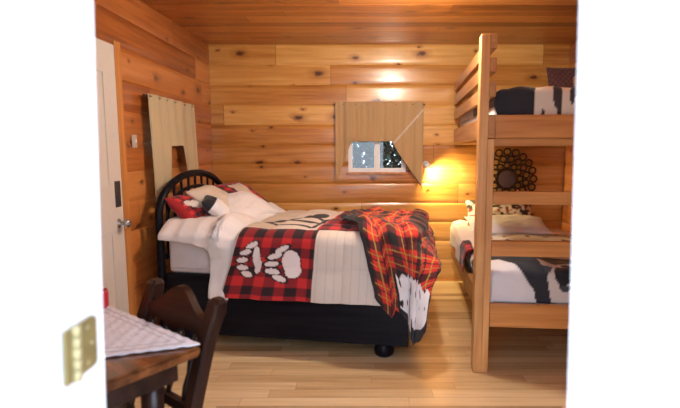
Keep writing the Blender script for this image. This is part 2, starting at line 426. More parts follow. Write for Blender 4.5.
LTAN = (0.50, 0.40, 0.24)
def lpos(u, v):
    Y = lerp(3.22, 4.10, u); z = lerp(poly(lb, Y), 1.715, v)
    fold = 0.014 * math.sin(Y * 40 + math.sin(Y * 9)) * (1.1 - 0.4 * v)
    return (LX + 0.045 + fold + 0.02 * (1 - v), Y, z)
o = grid('window_curtain', 140, 80, lpos, lambda u, v: LTAN, thick=0.003)
tag(o, 'pale tan curtain on the left wall above the black headboard', 'curtain')
bm = B(); tube(bm, [(LX + 0.035, 3.19, 1.70), (LX + 0.035, 4.13, 1.70)], 0.006); obj('curtain_rod', bm, M['dark_steel'], o)

# ---------------------------------------------------------------- printed patterns
CREAM = (0.66, 0.60, 0.53); WHITE = (0.78, 0.76, 0.76); BLK = (0.012, 0.012, 0.018); RED = (0.56, 0.018, 0.022); CHAR = (0.02, 0.022, 0.03)
def buffalo(a, b_, p=0.062):
    i = (a / p) % 2 < 1; j = (b_ / p) % 2 < 1
    if i and j: return (0.02, 0.006, 0.01)
    if i or j: return (0.24, 0.010, 0.016)
    return (0.60, 0.022, 0.024)
def tartan(a, b_, p=0.20):
    def st(t):
        t = (t / p) % 1
        if t < 0.30: return 'k'
        if 0.44 < t < 0.475: return 'y'
        if 0.60 < t < 0.66: return 'k'
        if 0.82 < t < 0.845: return 'y'
        return 'r'
    x, y_ = st(a), st(b_)
    if x == 'y' or y_ == 'y': return (0.50, 0.30, 0.05)
    if x == 'k' and y_ == 'k': return (0.01, 0.012, 0.012)
    if x == 'k' or y_ == 'k': return (0.10, 0.012, 0.014)
    return (0.60, 0.030, 0.020)
def ell(x, y_, cx, cy, rx, ry, ang=0):
    c, s = math.cos(ang), math.sin(ang); dx, dy = x - cx, y_ - cy
    return math.hypot((dx * c + dy * s) / rx, (-dx * s + dy * c) / ry)
def seg_d(x, y_, x0, y0, x1, y1):
    dx, dy = x1 - x0, y1 - y0; t = max(0, min(1, ((x - x0) * dx + (y_ - y0) * dy) / (dx * dx + dy * dy)))
    return math.hypot(x - x0 - t * dx, y_ - y0 - t * dy)
def paw(s, d, cx, cy, k, padw):
    """-> 0 none, 1 black rim, 2 white"""
    best = min([ell(s, d, cx + 0.0, cy - 0.015, padw * k, 0.088 * k, -0.25), ell(s, d, cx + 0.022 * k, cy + 0.045 * k, padw * 0.9 * k, 0.055 * k, 0)])
    toes = [(-0.072, -0.105, -0.5), (-0.115, -0.055, -0.3), (-0.13, 0.0, -0.1), (-0.115, 0.055, 0.15), (-0.06, 0.10, 0.35)]
    tb = min(ell(s, d, cx + tx * k * (0.55 + padw * 7.5), cy + ty * k * 1.05, 0.052 * k * (0.6 + padw * 6), 0.020 * k, a) for tx, ty, a in toes)
    v = min(best, tb)
    if v < 1: return 2
    if best < 1.14 or tb < 1.4: return 1
    return 0

# drape: cloth coordinates (u along length, v across) over a box with top rectangle [u0,u1]x[v0,v1]
def draper(u0, u1, v0, v1, top, Rr=0.05, flare=0.05, flare2=0.0):
    def f(u, v, amp=0.0, lift=0.0, k=17):
        du = u - u1 if u > u1 else (u - u0 if u < u0 else 0)
        dv = v - v1 if v > v1 else (v - v0 if v < v0 else 0)
        cu, cv = min(max(u, u0), u1), min(max(v, v0), v1)
        d = math.hypot(du, dv)
        if d == 0: return (cu, cv, top + lift)
        ox, oy = du / d, dv / d
        L = Rr * PI / 2
        if d < L: h = Rr * math.sin(d / Rr); z = -Rr * (1 - math.cos(d / Rr))
        else: h = Rr + (flare + flare2 * abs(ox)) * (d - L); z = -Rr - (d - L)
        hang = max(0, min(1, d / 0.35))
        per = (cu if abs(dv) > abs(du) else cv) + 0.15 * math.atan2(abs(dv), abs(du) + 1e-6)
        h += amp * hang * (0.5 + 0.5 * math.sin(per * k) + 0.3 * math.sin(per * k * 2.3 + 1))
        h += lift * min(1, d / 0.05)
        return (cu + ox * h, cv + oy * h, top + z + lift * max(0, 1 - d / 0.08))
    return f

# ---------------------------------------------------------------- twin bed against the left wall
BED = (-1.405, 3.135, 0); BR = R(-9)
bed = thing('bed', 'black single bed with an arched slatted headboard against the left wall', 'bed', BED, BR)
BL, BW = 1.70, 0.98
boxobj('side_rail', (0.05, BL, 0.0, 0.035, 0.085, 0.50), M['bed_black'], bed, 0.006)
boxobj('side_rail', (0.05, BL, BW - 0.035, BW, 0.085, 0.50), M['bed_black'], bed, 0.006)
boxobj('footboard', (BL - 0.035, BL + 0.0, 0.035, BW - 0.035, 0.085, 0.50), M['bed_black'], bed, 0.006)
boxobj('slat_base', (0.05, BL - 0.04, 0.04, BW - 0.04, 0.44, 0.485), M['bed_black'], bed, 0.003)
for x in (0.20, BL - 0.16):
    for y_ in (0.055, BW - 0.055):
        bm = B(); lathe(bm, [(0.045, 0), (0.062, 0.015), (0.066, 0.05), (0.055, 0.075), (0.055, 0.085)], 18, (x, y_, 0)); obj('foot', bm, M['bed_black'], bed, True)
# headboard: arch tube on two legs, spindles inside
hb = None
def arch(y_): # height of the arch
    t = (y_ / BW) * 2 - 1; return 0.90 + 0.27 * math.sqrt(max(0, 1 - abs(t) ** 2.3))
pts = [(0.02, 0.0, 0.0), (0.02, 0.0, 0.45), (0.02, 0.0, 0.78)]
for i in range(0, 25):
    a = PI * i / 24; t = -math.cos(a); pts.append((0.02, BW / 2 + t * BW / 2, 0.88 + 0.28 * max(0.0, math.sin(a)) ** 0.9))
pts += [(0.02, BW, 0.78), (0.02, BW, 0.45), (0.02, BW, 0.0)]
bm = B(); tube(bm, pts, 0.026, 12, upv=(1, 0, 0)); hb = obj('headboard', bm, M['bed_black'], bed, True)
bm = B(); tube(bm, [(0.02, 0.02, 0.60), (0.02, BW - 0.02, 0.60)], 0.02, 10); obj('rail', bm, M['bed_black'], hb, True)
pts = [(0.02, BW / 2 - 0.80 * BW / 2 * math.cos(PI * i / 20), 0.84 + 0.22 * math.sin(PI * i / 20) ** 0.8) for i in range(21)]
bm = B(); tube(bm, pts, 0.013, 8, upv=(1, 0, 0)); obj('inner_arch', bm, M['bed_black'], hb, True)
for i in range(1, 10):
    y_ = BW * i / 10; t = (y_ / BW) * 2 - 1; zt = 0.88 + 0.28 * math.sin(math.acos(-t)) ** 0.75 - 0.01
    bm = B(); tube(bm, [(0.02, y_, 0.60), (0.02, y_, 0.75), (0.02, y_, 0.85), (0.02, y_, zt)], [0.011, 0.015, 0.011, 0.009], 8); obj('spindle', bm, M['bed_black'], hb, True)

def bedthing(o): o.location = BED; o.rotation_euler.z = BR; return o
# mattress
bm = B(); box(bm, 0.06, BL - 0.01, 0.015, BW - 0.015, 0.495, 0.76)
bmesh.ops.bevel(bm, geom=bm.edges[:], offset=0.035, segments=4, affect='EDGES', profile=0.5)
mt = bedthing(obj('mattress', bm, M['mattress'], None, True)); tag(mt, 'pale grey white mattress on the black single bed by the left wall', 'mattress')
for z in (0.535, 0.725):
    bm = B(); c = [(0.10, 0.012), (BL - 0.05, 0.012), (BL - 0.008, 0.05), (BL - 0.008, BW - 0.05), (BL - 0.05, BW - 0.012), (0.10, BW - 0.012), (0.058, BW - 0.05), (0.058, 0.05)]
    tube(bm, [(x, y_, z) for x, y_ in c], 0.005, 6, True); obj('piping', bm, M['mattress'], mt, True)

# white sheet: rumpled over the pillow end, hanging beside the comforter
dS = draper(0.07, 1.75, 0.03, BW - 0.03, 0.775, 0.04, 0.06)
def shpos(u, v):
    s = lerp(0.07, 0.62, u)
    hangn = poly([(0.07, 0.035), (0.30, 0.045), (0.43, 0.08), (0.49, 0.40), (0.8, 0.43)], s)
    b_ = lerp(BW + 0.12, -hangn, v)
    s2 = s - 0.10 * max(0, -b_ - 0.02) / 0.4 if s > 0.4 else s
    wr = 0.022 * nz(s * 5 + 3, b_ * 5, 1.3) + 0.010 * nz(s * 14, b_ * 11, 4.1) + 0.02
    wr += 0.065 * max(0, min(1, (0.58 - s) / 0.12)) * (1 if b_ > -0.06 else max(0.25, 1 + (b_ + 0.06) * 9))
    # pile-up of turned down sheet
    wr += 0.05 * math.exp(-((s - 0.50) / 0.10) ** 2) * (0.6 + 0.4 * math.sin(b_ * 9)) * (1 if b_ > 0.0 else 0.3)
    return dS(s2, b_, 0.02, wr, 30)
o = bedthing(grid('bed_sheet', 80, 150, shpos, lambda u, v: WHITE, thick=0.004)); tag(o, 'rumpled white sheet spread over the head of the single bed', 'sheet')

# comforter
dC = draper(0.07, 1.70, 0.03, BW - 0.03, 0.80, 0.06, 0.05)
CS0, CS1 = 0.615, 1.85; NEAR = 0.43; FAR = 0.30
def cf(u, v): return lerp(CS0, CS1, u), lerp(BW + FAR, -NEAR, v)
def cfpos(u, v):
    s, b_ = cf(u, v)
    drop = max(0, -b_ + 0.03)
    s2 = s - 0.13 * drop / 0.47 * max(0, 1 - (s - 0.6) / 0.6) - 0.02 * drop / 0.47
    puff = 0.016 * abs(math.sin(s * PI / 0.26)) ** 0.5 * abs(math.sin((b_ + 0.22) * PI / 0.26)) ** 0.5 + 0.012 * nz(s * 4, b_ * 4, 7) + 0.012
    return dC(s2, b_, 0.010, puff, 14)
def cfcol(u, v):
    s, b_ = cf(u, v)
    d = 0.03 - b_      # distance down the near side
    if d > 0.0:   # near side row
        if s < 0.625: return CREAM
        if s < 1.125:
            k = max(paw(s, d, 0.985, 0.225, 0.88, 0.060), paw(s, d, 0.775, 0.205, 0.88, 0.026))
            if k == 2: return (0.80, 0.72, 0.70)
            if k == 1: return (0.03, 0.006, 0.01)
            return buffalo(s + 0.02, d)
        if s < 1.62:
            t = (s * 1.0) % 0.052
            return tuple(c * (0.86 if t < 0.006 else 1) for c in CREAM)
        return buffalo(s, d)
    # top of the bed
    if s < 1.10:
        x, y_ = s, b_
        if min(seg_d(x, y_, 0.70, 0.22, 1.06, 0.10), seg_d(x, y_, 0.70, 0.22, 0.90, 0.60), seg_d(x, y_, 0.90, 0.60, 1.06, 0.42),
               seg_d(x, y_, 0.80, 0.40, 1.05, 0.30), seg_d(x, y_, 1.06, 0.10, 1.08, 0.42)) < 0.022: return BLK
        if ell(x, y_, 0.98, 0.62, 0.06, 0.11) < 1: return BLK
        if s < 0.80: return (0.56, 0.48, 0.38)
        return CREAM
    if s > 1.62 and b_ > 0.5: return CREAM
    return buffalo(s, b_)
o = bedthing(grid('comforter', 210, 270, cfpos, cfcol, thick=0.012)); tag(o, 'patchwork comforter with red plaid and white bear paw prints on the single bed', 'comforter')

# tartan throw, crumpled over the foot corner
dT = draper(0.07, 1.70, 0.0, BW - 0.02, 0.835, 0.06, 0.06, 0.46)
def tf(u, v):
    # v: 0 far side of bed ... 1 near hem ; u: 0 towards head ... 1 beyond the foot
    nearhem = poly([(0, 0.43), (0.10, 0.50), (0.20, 0.56), (0.26, 0.50), (0.34, 0.52), (0.5, 0.62), (0.75, 0.68), (0.9, 0.62), (1, 0.52)], u)
    b_ = lerp(0.86, -nearhem, v)
    sl = poly([(-0.6, 1.52), (-0.4, 1.50), (-0.1, 1.42), (0.0, 1.38), (0.12, 1.27), (0.3, 1.20), (0.6, 1.24), (0.9, 1.38)], b_)
    sr = poly([(-0.6, 1.98), (-0.3, 1.95), (0.0, 1.94), (0.2, 1.96), (0.5, 1.94), (0.9, 1.86)], b_)
    return lerp(sl, sr, u), b_
def tpos(u, v):
    s, b_ = tf(u, v)
    w = 0.022 * math.sin(u * 21 + 3.0 * nz(s * 2, b_ * 2, 2)) * (0.35 + 0.65 * min(1, max(0, (0.35 - b_) / 0.5)))
    w += 0.030 * nz(s * 7 + 5, b_ * 6, 9.2) + 0.012 * nz(s * 19, b_ * 17, 3.3)
    w += 0.035 * math.exp(-(((s - 1.38) / 0.12) ** 2 + ((b_ - 0.08) / 0.12) ** 2))
    return dT(s, b_, 0.0, max(0.002, w + 0.030), 10)
def tcol(u, v):
    s, b_ = tf(u, v)
    a = u * 0.62 + 0.04 * nz(u * 3, v * 3, 1); c = v * 1.42
    jag = 0.03 * abs(((u * 11) % 1) - 0.5) * 2 + 0.02 * nz(u * 20, 1, 3)
    if u > 0.30 and b_ < -0.275 - jag:
        if v > 0.975 - 0.03 * (u > 0.6) or u < 0.33: return BLK
        if abs(u - 0.56 - 0.10 * (b_ + 0.45)) < 0.010 and b_ < -0.36: return BLK
        if nz(u * 26, b_ * 12, 4) > 0.45 or u > 0.985: return BLK
        return (0.76, 0.74, 0.76)
    if u < 0.05: return (0.012, 0.012, 0.016)
    return tartan(a, c + 0.35 * a)
o = bedthing(grid('throw_blanket', 170, 260, tpos, tcol, thick=0.006)); tag(o, 'red and yellow tartan throw with a black and white end hanging off the bed foot', 'blanket')

# pillows
def pillow(name, label, w, h_, t, loc, rot, col, group=None, parent=None, sag=0.0, seed=1, cat='pillow'):
    """closed puffed cushion; local x = width, y = height, z = thickness"""
    N = 44; me = bpy.data.meshes.new(name); vs = []; cs = []; fs = []
    for side in (1, -1):
        for j in range(N + 1):
            for i in range(N + 1):
                a, b_ = i / N * 2 - 1, j / N * 2 - 1
                pin = 1 - 0.06 * (1 - a * a) * b_ ** 2 ; pin2 = 1 - 0.06 * (1 - b_ * b_) * a ** 2
                th = (max(0, 1 - abs(a) ** 2.6) * max(0, 1 - abs(b_) ** 2.6)) ** 0.55
                x, y_ = a * w / 2 * pin2, b_ * h_ / 2 * pin
                z = side * (t / 2 * th * (1 + 0.22 * nz(a * 2 + seed, b_ * 2, seed * 3.1 + side)) + 0.0015) - sag * a * a
                z += side * 0.006 * nz(a * 7, b_ * 6, seed) * th
                vs.append((x, y_, z)); cs.append(col(a, b_, side))
    W = N + 1; O = W * W
    for j in range(N):
        for i in range(N):
            q_ = (j * W + i, j * W + i + 1, (j + 1) * W + i + 1, (j + 1) * W + i)
            fs.append(q_); fs.append(tuple(O + k for k in q_[::-1]))
    for i in range(N):
        for a_, b2 in ((i, i + 1), ((N) * W + i + 1, N * W + i), ((i + 1) * W, i * W), (i * W + N, (i + 1) * W + N)):
            fs.append((a_, O + a_, O + b2, b2))
    me.from_pydata(vs, [], fs)
    ca = me.color_attributes.new('print', 'FLOAT_COLOR', 'POINT'); fl_ = []
    for c in cs: fl_ += [*c, 1]
    ca.data.foreach_set('color', fl_); me.polygons.foreach_set('use_smooth', [True] * len(me.polygons)); me.materials.append(M['fabric']); me.update()
    o = bpy.data.objects.new(name, me); C.objects.link(o); o.matrix_world = Matrix.Translation(loc) @ rot
    return tag(o, label, cat, group)
def bedm(x, y_, z): # local bed point to world
    return Matrix.Translation(BED) @ Matrix.Rotation(BR, 4, 'Z') @ Vector((x, y_, z))
def lean(tilt, yaw=0, roll=0, base=BR):
    # width across the bed (local y), height leaning up towards the headboard; tilt from horizontal
    Rm = Matrix.Rotation(base + R(yaw), 4, 'Z') @ Matrix(((0, -math.cos(R(tilt)), math.sin(R(tilt)), 0), (1, 0, 0, 0), (0, math.sin(R(tilt)), math.cos(R(tilt)), 0), (0, 0, 0, 1)))
    # columns: x-axis -> +y ; y-axis -> (-cos,0,sin) ; z-axis -> (sin,0,cos)
    return Rm @ Matrix.Rotation(R(roll), 4, 'Z')
def sham_col(a, b_, s):
    if ell(a, b_, -0.15, -0.1, 0.42, 0.30) < 1 or ell(a, b_, -0.55, 0.1, 0.18, 0.2) < 1: return (0.72, 0.66, 0.62)
    if abs(a) > 0.86 or abs(b_) > 0.84: return (0.35, 0.012, 0.016)
    return buffalo(a * 0.3 + 5, b_ * 0.25 + 5, 0.06)
def sham2_col(a, b_, s):
    if abs(a) > 0.90 or abs(b_) > 0.88: return (0.55, 0.45, 0.38)
    if -0.2 < a < 0.5 and b_ < 0.55: return (0.60, 0.52, 0.42)
    return buffalo(a * 0.3 + 5, b_ * 0.25 + 5, 0.05)
def band_col(a, b_, s):
    if b_ > 0.30: return BLK
    return (0.80, 0.79, 0.80)
G = None
pillow('pillow', 'red plaid sham with a pale print leaning on the near side of the headboard', 0.36, 0.27, 0.13, bedm(0.135, 0.215, 0.915), lean(42, 4, -2), sham_col, seed=2)
pillow('pillow', 'dark red plaid sham with a cream border leaning at the wall side of the headboard', 0.50, 0.40, 0.13, bedm(0.25, 0.76, 0.945), lean(30, -16, 4), sham2_col, seed=5)
pillow('pillow', 'plump cream pillow lying in the middle in front of the plaid shams', 0.42, 0.32, 0.15, bedm(0.20, 0.44, 0.955), lean(34, 4, 4), lambda a, b_, s: (0.66, 0.58, 0.48), seed=8)
pillow('pillow', 'soft white pillow slumped on the sheet at the wall side of the single bed', 0.48, 0.38, 0.16, bedm(0.37, 0.575, 0.89), lean(24, -24, 10), lambda a, b_, s: WHITE, seed=11)
pillow('throw_pillow', 'small white pillow with a black band in front of the cream pillow', 0.19, 0.22, 0.10, bedm(0.315, 0.235, 0.925), lean(40, 10, 14), band_col, seed=14, cat='pillow')

# ---------------------------------------------------------------- bunk bed
BK = (0.648, 2.70, 0); KR = R(-4.8)
KL, KW = 1.925, 1.15
bunk = thing('bunk_bed', 'tall honey pine bunk bed with ladder rungs against the back wall', 'bunk bed', BK, KR)
P, PY_, PX = M['bunk_pine'], M['bunk_pine_y'], M['bunk_pine_x']
for x0, x1 in ((0, 0.052), (KW - 0.052, KW)):
    for y0 in (0,):
        boxobj('post', (x0, x1, y0, y0 + 0.085, 0, 1.975), P, bunk, 0.005)
for x0, x1 in ((0.052, 0.090), (KW - 0.090, KW - 0.052)):
    for y0 in (0.004,):
        boxobj('support_post', (x0, x1, y0, y0 + 0.082, 0, 1.395), P, bunk, 0.003)
for zz in ((0.285, 0.425), (1.40, 1.53)):
    for x0, x1 in ((0.052, 0.090), (KW - 0.090, KW - 0.052)):
        a, c = (0.09, KL) if zz[0] < 1 else (0.0, KL)
        boxobj('side_rail', (x0, x1, a, c, *zz), PY_, bunk, 0.004)
    for y0 in (0.006, KL - 0.042):
        boxobj('end_board', (0.0915, KW - 0.0915, y0, y0 + 0.036, *zz), PX, bunk, 0.004)
    boxobj('slat_base', (0.095, KW - 0.095, 0.045, KL - 0.045, zz[0] + 0.04, zz[0] + 0.065), PX, bunk, 0.002)
for z0, z1 in ((1.63, 1.715), (1.765, 1.845), (1.895, 1.973)):
    for x0, x1 in ((0.052, 0.088), (KW - 0.088, KW - 0.052)):
        boxobj('guard_rail', (x0, x1, 0.0, KL, z0, z1), PY_, bunk, 0.003)
for z0, z1 in ((1.02, 1.095), (0.715, 0.805)):
    boxobj('ladder_rung', (0.0915, KW - 0.0915, 0.006, 0.044, z0, z1), PX, bunk, 0.004)
bm = B()
boxobj('ledger_strip', (0.0915, KW - 0.0915, 0.042, 0.075, 1.355, 1.40), PX, bunk, 0.002)

def bunkm(x, y_, z): return Matrix.Translation(BK) @ Matrix.Rotation(KR, 4, 'Z') @ Vector((x, y_, z))
def bk(o): o.location = BK; o.rotation_euler.z = KR; return o
for z0, z1, lab in ((0.352, 0.53, 'thin white mattress of the lower bunk inside the pine rails'), (1.467, 1.64, 'thin white mattress of the upper bunk behind the guard rails')):
    bm = B(); box(bm, 0.10, KW - 0.10, 0.10, KL - 0.05, z0, z1)
    bmesh.ops.bevel(bm, geom=bm.edges[:], offset=0.03, segments=3, affect='EDGES', profile=0.5)
    tag(bk(obj('mattress', bm, M['mattress'], None, True)), lab, 'mattress', None)
# bunk comforters: u = along the length from foot (0, near camera) to head, v = across from left (0)
def bear(x, y_, cx, cy, k):
    return min(ell(x, y_, cx, cy, 0.10 * k, 0.055 * k), ell(x, y_, cx - 0.10 * k, cy + 0.02 * k, 0.04 * k, 0.035 * k), ell(x, y_, cx - 0.06 * k, cy - 0.06 * k, 0.022 * k, 0.05 * k), ell(x, y_, cx + 0.07 * k, cy - 0.06 * k, 0.022 * k, 0.05 * k)) < 1
dL = draper(0.12, KL - 0.06, 0.13, KW - 0.14, 0.585, 0.05, 0.0)
LF, LS = 0.17, 0.10
def lf(u, v): return lerp(0.10 - LF, 1.72, u), lerp(0.06, KW - 0.13, v)
def lpos2(u, v):
    s, c = lf(u, v)
    pf = 0.02 + 0.03 * nz(s * 3.5, c * 3.5, 5) + 0.012 * nz(s * 11, c * 9, 2)
    # kicked up bundle at the foot
    pf += 0.07 * math.exp(-(((s - 0.28) / 0.18) ** 2)) * (0.5 + 0.5 * math.sin(c * 8 - 0.5))
    p = list(dL(s, c, 0.0, max(0.004, pf), 12))
    if s > 0.15 and p[0] and c < 0.13: pass
    # swap so x = across, y = along
    return (p[1], max(p[0], 0.06), p[2])
def lcol2(u, v):
    s, c = lf(u, v)
    if s < 0.50:
        x = c + 0.2 * (s + 0.02)
        if x < 0.36 - 0.8 * max(0, s - 0.02) and s < 0.20: return (0.74, 0.72, 0.74)
        if x < 0.45 or s > 0.24: return CHAR
        if ell(c, s, 0.53, 0.09, 0.055, 0.05, 0.6) < 1 or ell(c, s, 0.57, 0.16, 0.03, 0.06) < 1: return BLK
        if s > 0.26: return (0.035, 0.03, 0.03)
        if nz(c * 14, s * 14, 8) > 0.30: return (0.05, 0.05, 0.06)
        return (0.60, 0.56, 0.52)
    if 0.7 < s < 1.15 and c < 0.14: return buffalo(s, c + 1, 0.05)
    if nz(c * 13, s * 11, 6) > 0.42: return (0.15, 0.07, 0.05)
    return CREAM
o = bk(grid('comforter', 190, 110, lpos2, lcol2, thick=0.008)); tag(o, 'cream, black and red patterned comforter on the lower bunk', 'comforter')
# the part of the lower comforter flopping over the left rail
def fpos(u, v):
    s = lerp(0.66, 1.78, u); d = lerp(0, 0.36, v)
    prof = [(0.0, (0.22, 0.0)), (0.10, (0.13, 0.018)), (0.18, (0.055, 0.005)), (0.24, (0.035, -0.04)), (0.36, (0.032, -0.16))]
    x = poly([(a, b_[0]) for a, b_ in prof], d); z = 0.615 + poly([(a, b_[1]) for a, b_ in prof], d)
    low = 0.10 * math.sin(s * 6) * v * 0.3
    sw_ = (1 - v * 0.35) if s > 1.5 else 1
    return (x - 0.012 - 0.012 * math.sin(s * 13) * v, s, z + 0.02 * nz(s * 5, d * 5, 3) + low * 0.3 + 0.05 * max(0, (s - 1.2)) )
def fcol(u, v):
    s = lerp(0.66, 1.78, u)
    if s < 0.95 and v > 0.35: return buffalo(s, v * 0.36, 0.05) if nz(s * 12, v * 6, 1) < 0.2 else BLK
    return (0.80, 0.75, 0.68)
o = bk(grid('folded_sheet', 110, 40, fpos, fcol, thick=0.008)); tag(o, 'white sheet with a red plaid corner spilling over the left rail of the lower bunk', 'sheet')
def shamK(a, b_, s):
    if nz(a * 6 + 2, b_ * 3.2, 3.3) > 0.10: return (0.03, 0.02, 0.02)
    if nz(a * 7, b_ * 4, 9) > 0.25: return (0.30, 0.02, 0.02)
    return (0.68, 0.62, 0.55)
def leanK(tilt, yaw=0, roll=0):
    # width across the bunk (x), height leaning up towards +y (the wall)
    t = R(tilt)
    Rm = Matrix.Rotation(KR + R(yaw), 4, 'Z') @ Matrix(((1, 0, 0, 0), (0, math.cos(t), -math.sin(t), 0), (0, math.sin(t), math.cos(t), 0), (0, 0, 0, 1)))
    return Rm @ Matrix.Rotation(R(roll), 4, 'Z')
pillow('pillow', 'cream sham with a black print leaning on the wall end of the lower bunk', 0.62, 0.36, 0.12, bunkm(0.47, 1.70, 0.735), leanK(38, 0, -2), shamK, seed=21)
pillow('pillow', 'white pillow lying in front of the black printed sham on the lower bunk', 0.70, 0.36, 0.12, bunkm(0.49, 1.46, 0.675), leanK(14, 2, 0), lambda a, b_, s: (0.72, 0.70, 0.70), seed=23)
# upper bunk bedding
dU = draper(0.085, KL - 0.06, 0.14, KW - 0.14, 1.675, 0.03, 0.0)
def uf(u, v): return lerp(-0.085, 1.80, u), lerp(0.03, KW - 0.11, v)
def upos(u, v):
    s, c = uf(u, v)
    pf = 0.012 + 0.014 * nz(s * 4, c * 5, 15) + 0.006 * math.sin(c * 34)
    p = dU(s, c, 0.0, max(0.003, pf), 12); return (max(p[1], 0.095), max(p[0], 0.047), p[2])
def ucol(u, v):
    s, c = uf(u, v)
    if c < 0.315 + 0.02 * s:
        return (0.018, 0.022, 0.032) if s < 0.9 else CREAM
    if nz(c * 22, s * 5, 12) > 0.22 or abs(((c - 0.43) % 0.19) - 0.02) < 0.014: return (0.035, 0.03, 0.035)
    return (0.66, 0.61, 0.52)
o = bk(grid('comforter', 190, 120, upos, ucol, thick=0.008)); tag(o, 'charcoal and cream birch patterned comforter on the upper bunk', 'comforter')
def u2(u, v):
    s = lerp(0.55, 1.75, u); d = lerp(0, 0.2, v)
    x = poly([(0, 0.25), (0.12, 0.13), (0.16, 0.098), (0.2, 0.098)], d); z = 1.685 + poly([(0, 0), (0.12, -0.002), (0.16, -0.025), (0.2, -0.06)], d)
    return (x, s, z + 0.01 * nz(s * 6, d * 5, 8))
burg = lambda a, b_, s: (0.14, 0.014, 0.02) if (a * 3) % 1 < 0.5 else (0.07, 0.01, 0.014)
pillow('pillow', 'flat burgundy pillow lying at the wall end of the upper bunk', 0.40, 0.30, 0.10, bunkm(0.58, 1.62, 1.80), leanK(22, 0, 0), burg, seed=31)
pillow('pillow', 'dark brown plaid pillow standing upright in the right corner of the upper bunk', 0.36, 0.42, 0.13, bunkm(1.04, 1.72, 1.885), leanK(72, 0, 0), lambda a, b_, s: (0.12, 0.035, 0.03) if ((a * 4) % 1 < 0.5) ^ ((b_ * 4) % 1 < 0.5) else (0.06, 0.02, 0.022), seed=33)
pillow('pillow', 'white pillow with a red edge showing through the left guard rails of the upper bunk', 0.30, 0.50, 0.11, bunkm(0.27, 1.46, 1.755), leanK(4, 0, 0), lambda a, b_, s: (0.50, 0.02, 0.03) if a < -0.55 else (0.76, 0.72, 0.72), seed=35)

# ---------------------------------------------------------------- ring sunburst mirror on the back wall
mr = thing('sunburst_mirror', 'dark metal ring sunburst mirror on the back wall behind the bunk', 'mirror', (1.40, BY - 0.03, 1.05))
bm = B(); lathe(bm, [(0.085, 0.0), (0.09, -0.008), (0.085, -0.016)], 32, (0, 0, 0), 'y'); obj('mirror_glass', bm, M['mirror'], mr)
bm = B(); tube(bm, [(0.095 * math.cos(a * PI / 16), -0.008, 0.095 * math.sin(a * PI / 16)) for a in range(32)], 0.01, 8, True); obj('rim', bm, M['bronze'], mr, True)
def ring(cx, cz, r):
    bm = B(); tube(bm, [(cx + r * math.cos(a * PI / 9), -0.01, cz + r * math.sin(a * PI / 9)) for a in range(18)], 0.009, 6, True); obj('ring', bm, M['bronze'], mr, True)
for k, (rad, n, r) in enumerate(((0.132, 12, 0.029), (0.197, 16, 0.031), (0.266, 20, 0.033))):
    for i in range(n):
        a = 2 * PI * (i + 0.5 * (k % 2)) / n; ring(rad * math.cos(a), rad * math.sin(a), r)

# ---------------------------------------------------------------- reading lamp by the curtain
lm = thing('wall_lamp', 'small white wall lamp glowing beside the back wall curtain', 'lamp', (0.605, BY, 1.20))
bm = B(); lathe(bm, [(0.028, -0.002), (0.028, -0.014), (0.012, -0.02), (0.008, -0.03)], 20, (0, 0, 0), 'y'); obj('base', bm, M['vinyl'], lm, True)
bm = B(); tube(bm, [(0, -0.02, 0), (0, -0.05, 0.008), (0.004, -0.075, 0.0)], 0.006, 8); obj('arm', bm, M['dark_steel'], lm, True)
bm = B()
for r0, r1 in ((1.0, 0.93),):
    prof = [(0.010, 0.012), (0.022, 0.008), (0.030, -0.012), (0.033, -0.03), (0.031, -0.03), (0.027, -0.012), (0.016, 0.002)]
    lathe(bm, prof, 20, (0.006, -0.085, -0.005), 'z')
obj('shade', bm, M['vinyl'], lm, True)
bm = B(); lathe(bm, [(0.004, 0.012), (0.011, 0.004), (0.013, -0.006), (0.008, -0.015)], 14, (0.006, -0.085, -0.016), 'z'); obj('bulb', bm, M['bulb_warm'], lm, True)
L = bpy.data.lights.new('reading_spot', 'SPOT'); L.energy = 30; L.color = (1.0, 0.74, 0.30); L.spot_size = R(165); L.spot_blend = 0.9; L.shadow_soft_size = 0.02
lo = bpy.data.objects.new('reading_spot', L); C.objects.link(lo); lo.location = (0.63, BY - 0.12, 1.145)
lo.rotation_euler = Vector((0.75, 0.28, -0.60)).to_track_quat('-Z', 'Y').to_euler()

# ceiling lamp just above the frame
cl = thing('ceiling_lamp', 'round ceiling lamp just above the picture between bed and bunk', 'lamp', (0.35, 2.86, ZC))
bm = B(); lathe(bm, [(0.07, -0.001), (0.07, -0.012), (0.04, -0.02)], 24, (0, 0, 0)); obj('base', bm, M['brass'], cl, True)
bm = B(); lathe(bm, [(0.03, -0.02), (0.055, -0.035), (0.062, -0.055), (0.055, -0.075), (0.03, -0.09), (0.004, -0.094)], 24, (0, 0, 0)); obj('globe', bm, M['bulb'], cl, True)
L = bpy.data.lights.new('ceiling_light', 'POINT'); L.energy = 50; L.color = (1.0, 0.92, 0.80); L.shadow_soft_size = 0.06
lo = bpy.data.objects.new('ceiling_light', L); C.objects.link(lo); lo.location = (0.35, 2.86, ZC - 0.17)
# ---------------------------------------------------------------- table
TR = R(143); TL, TW = 0.74, 0.50
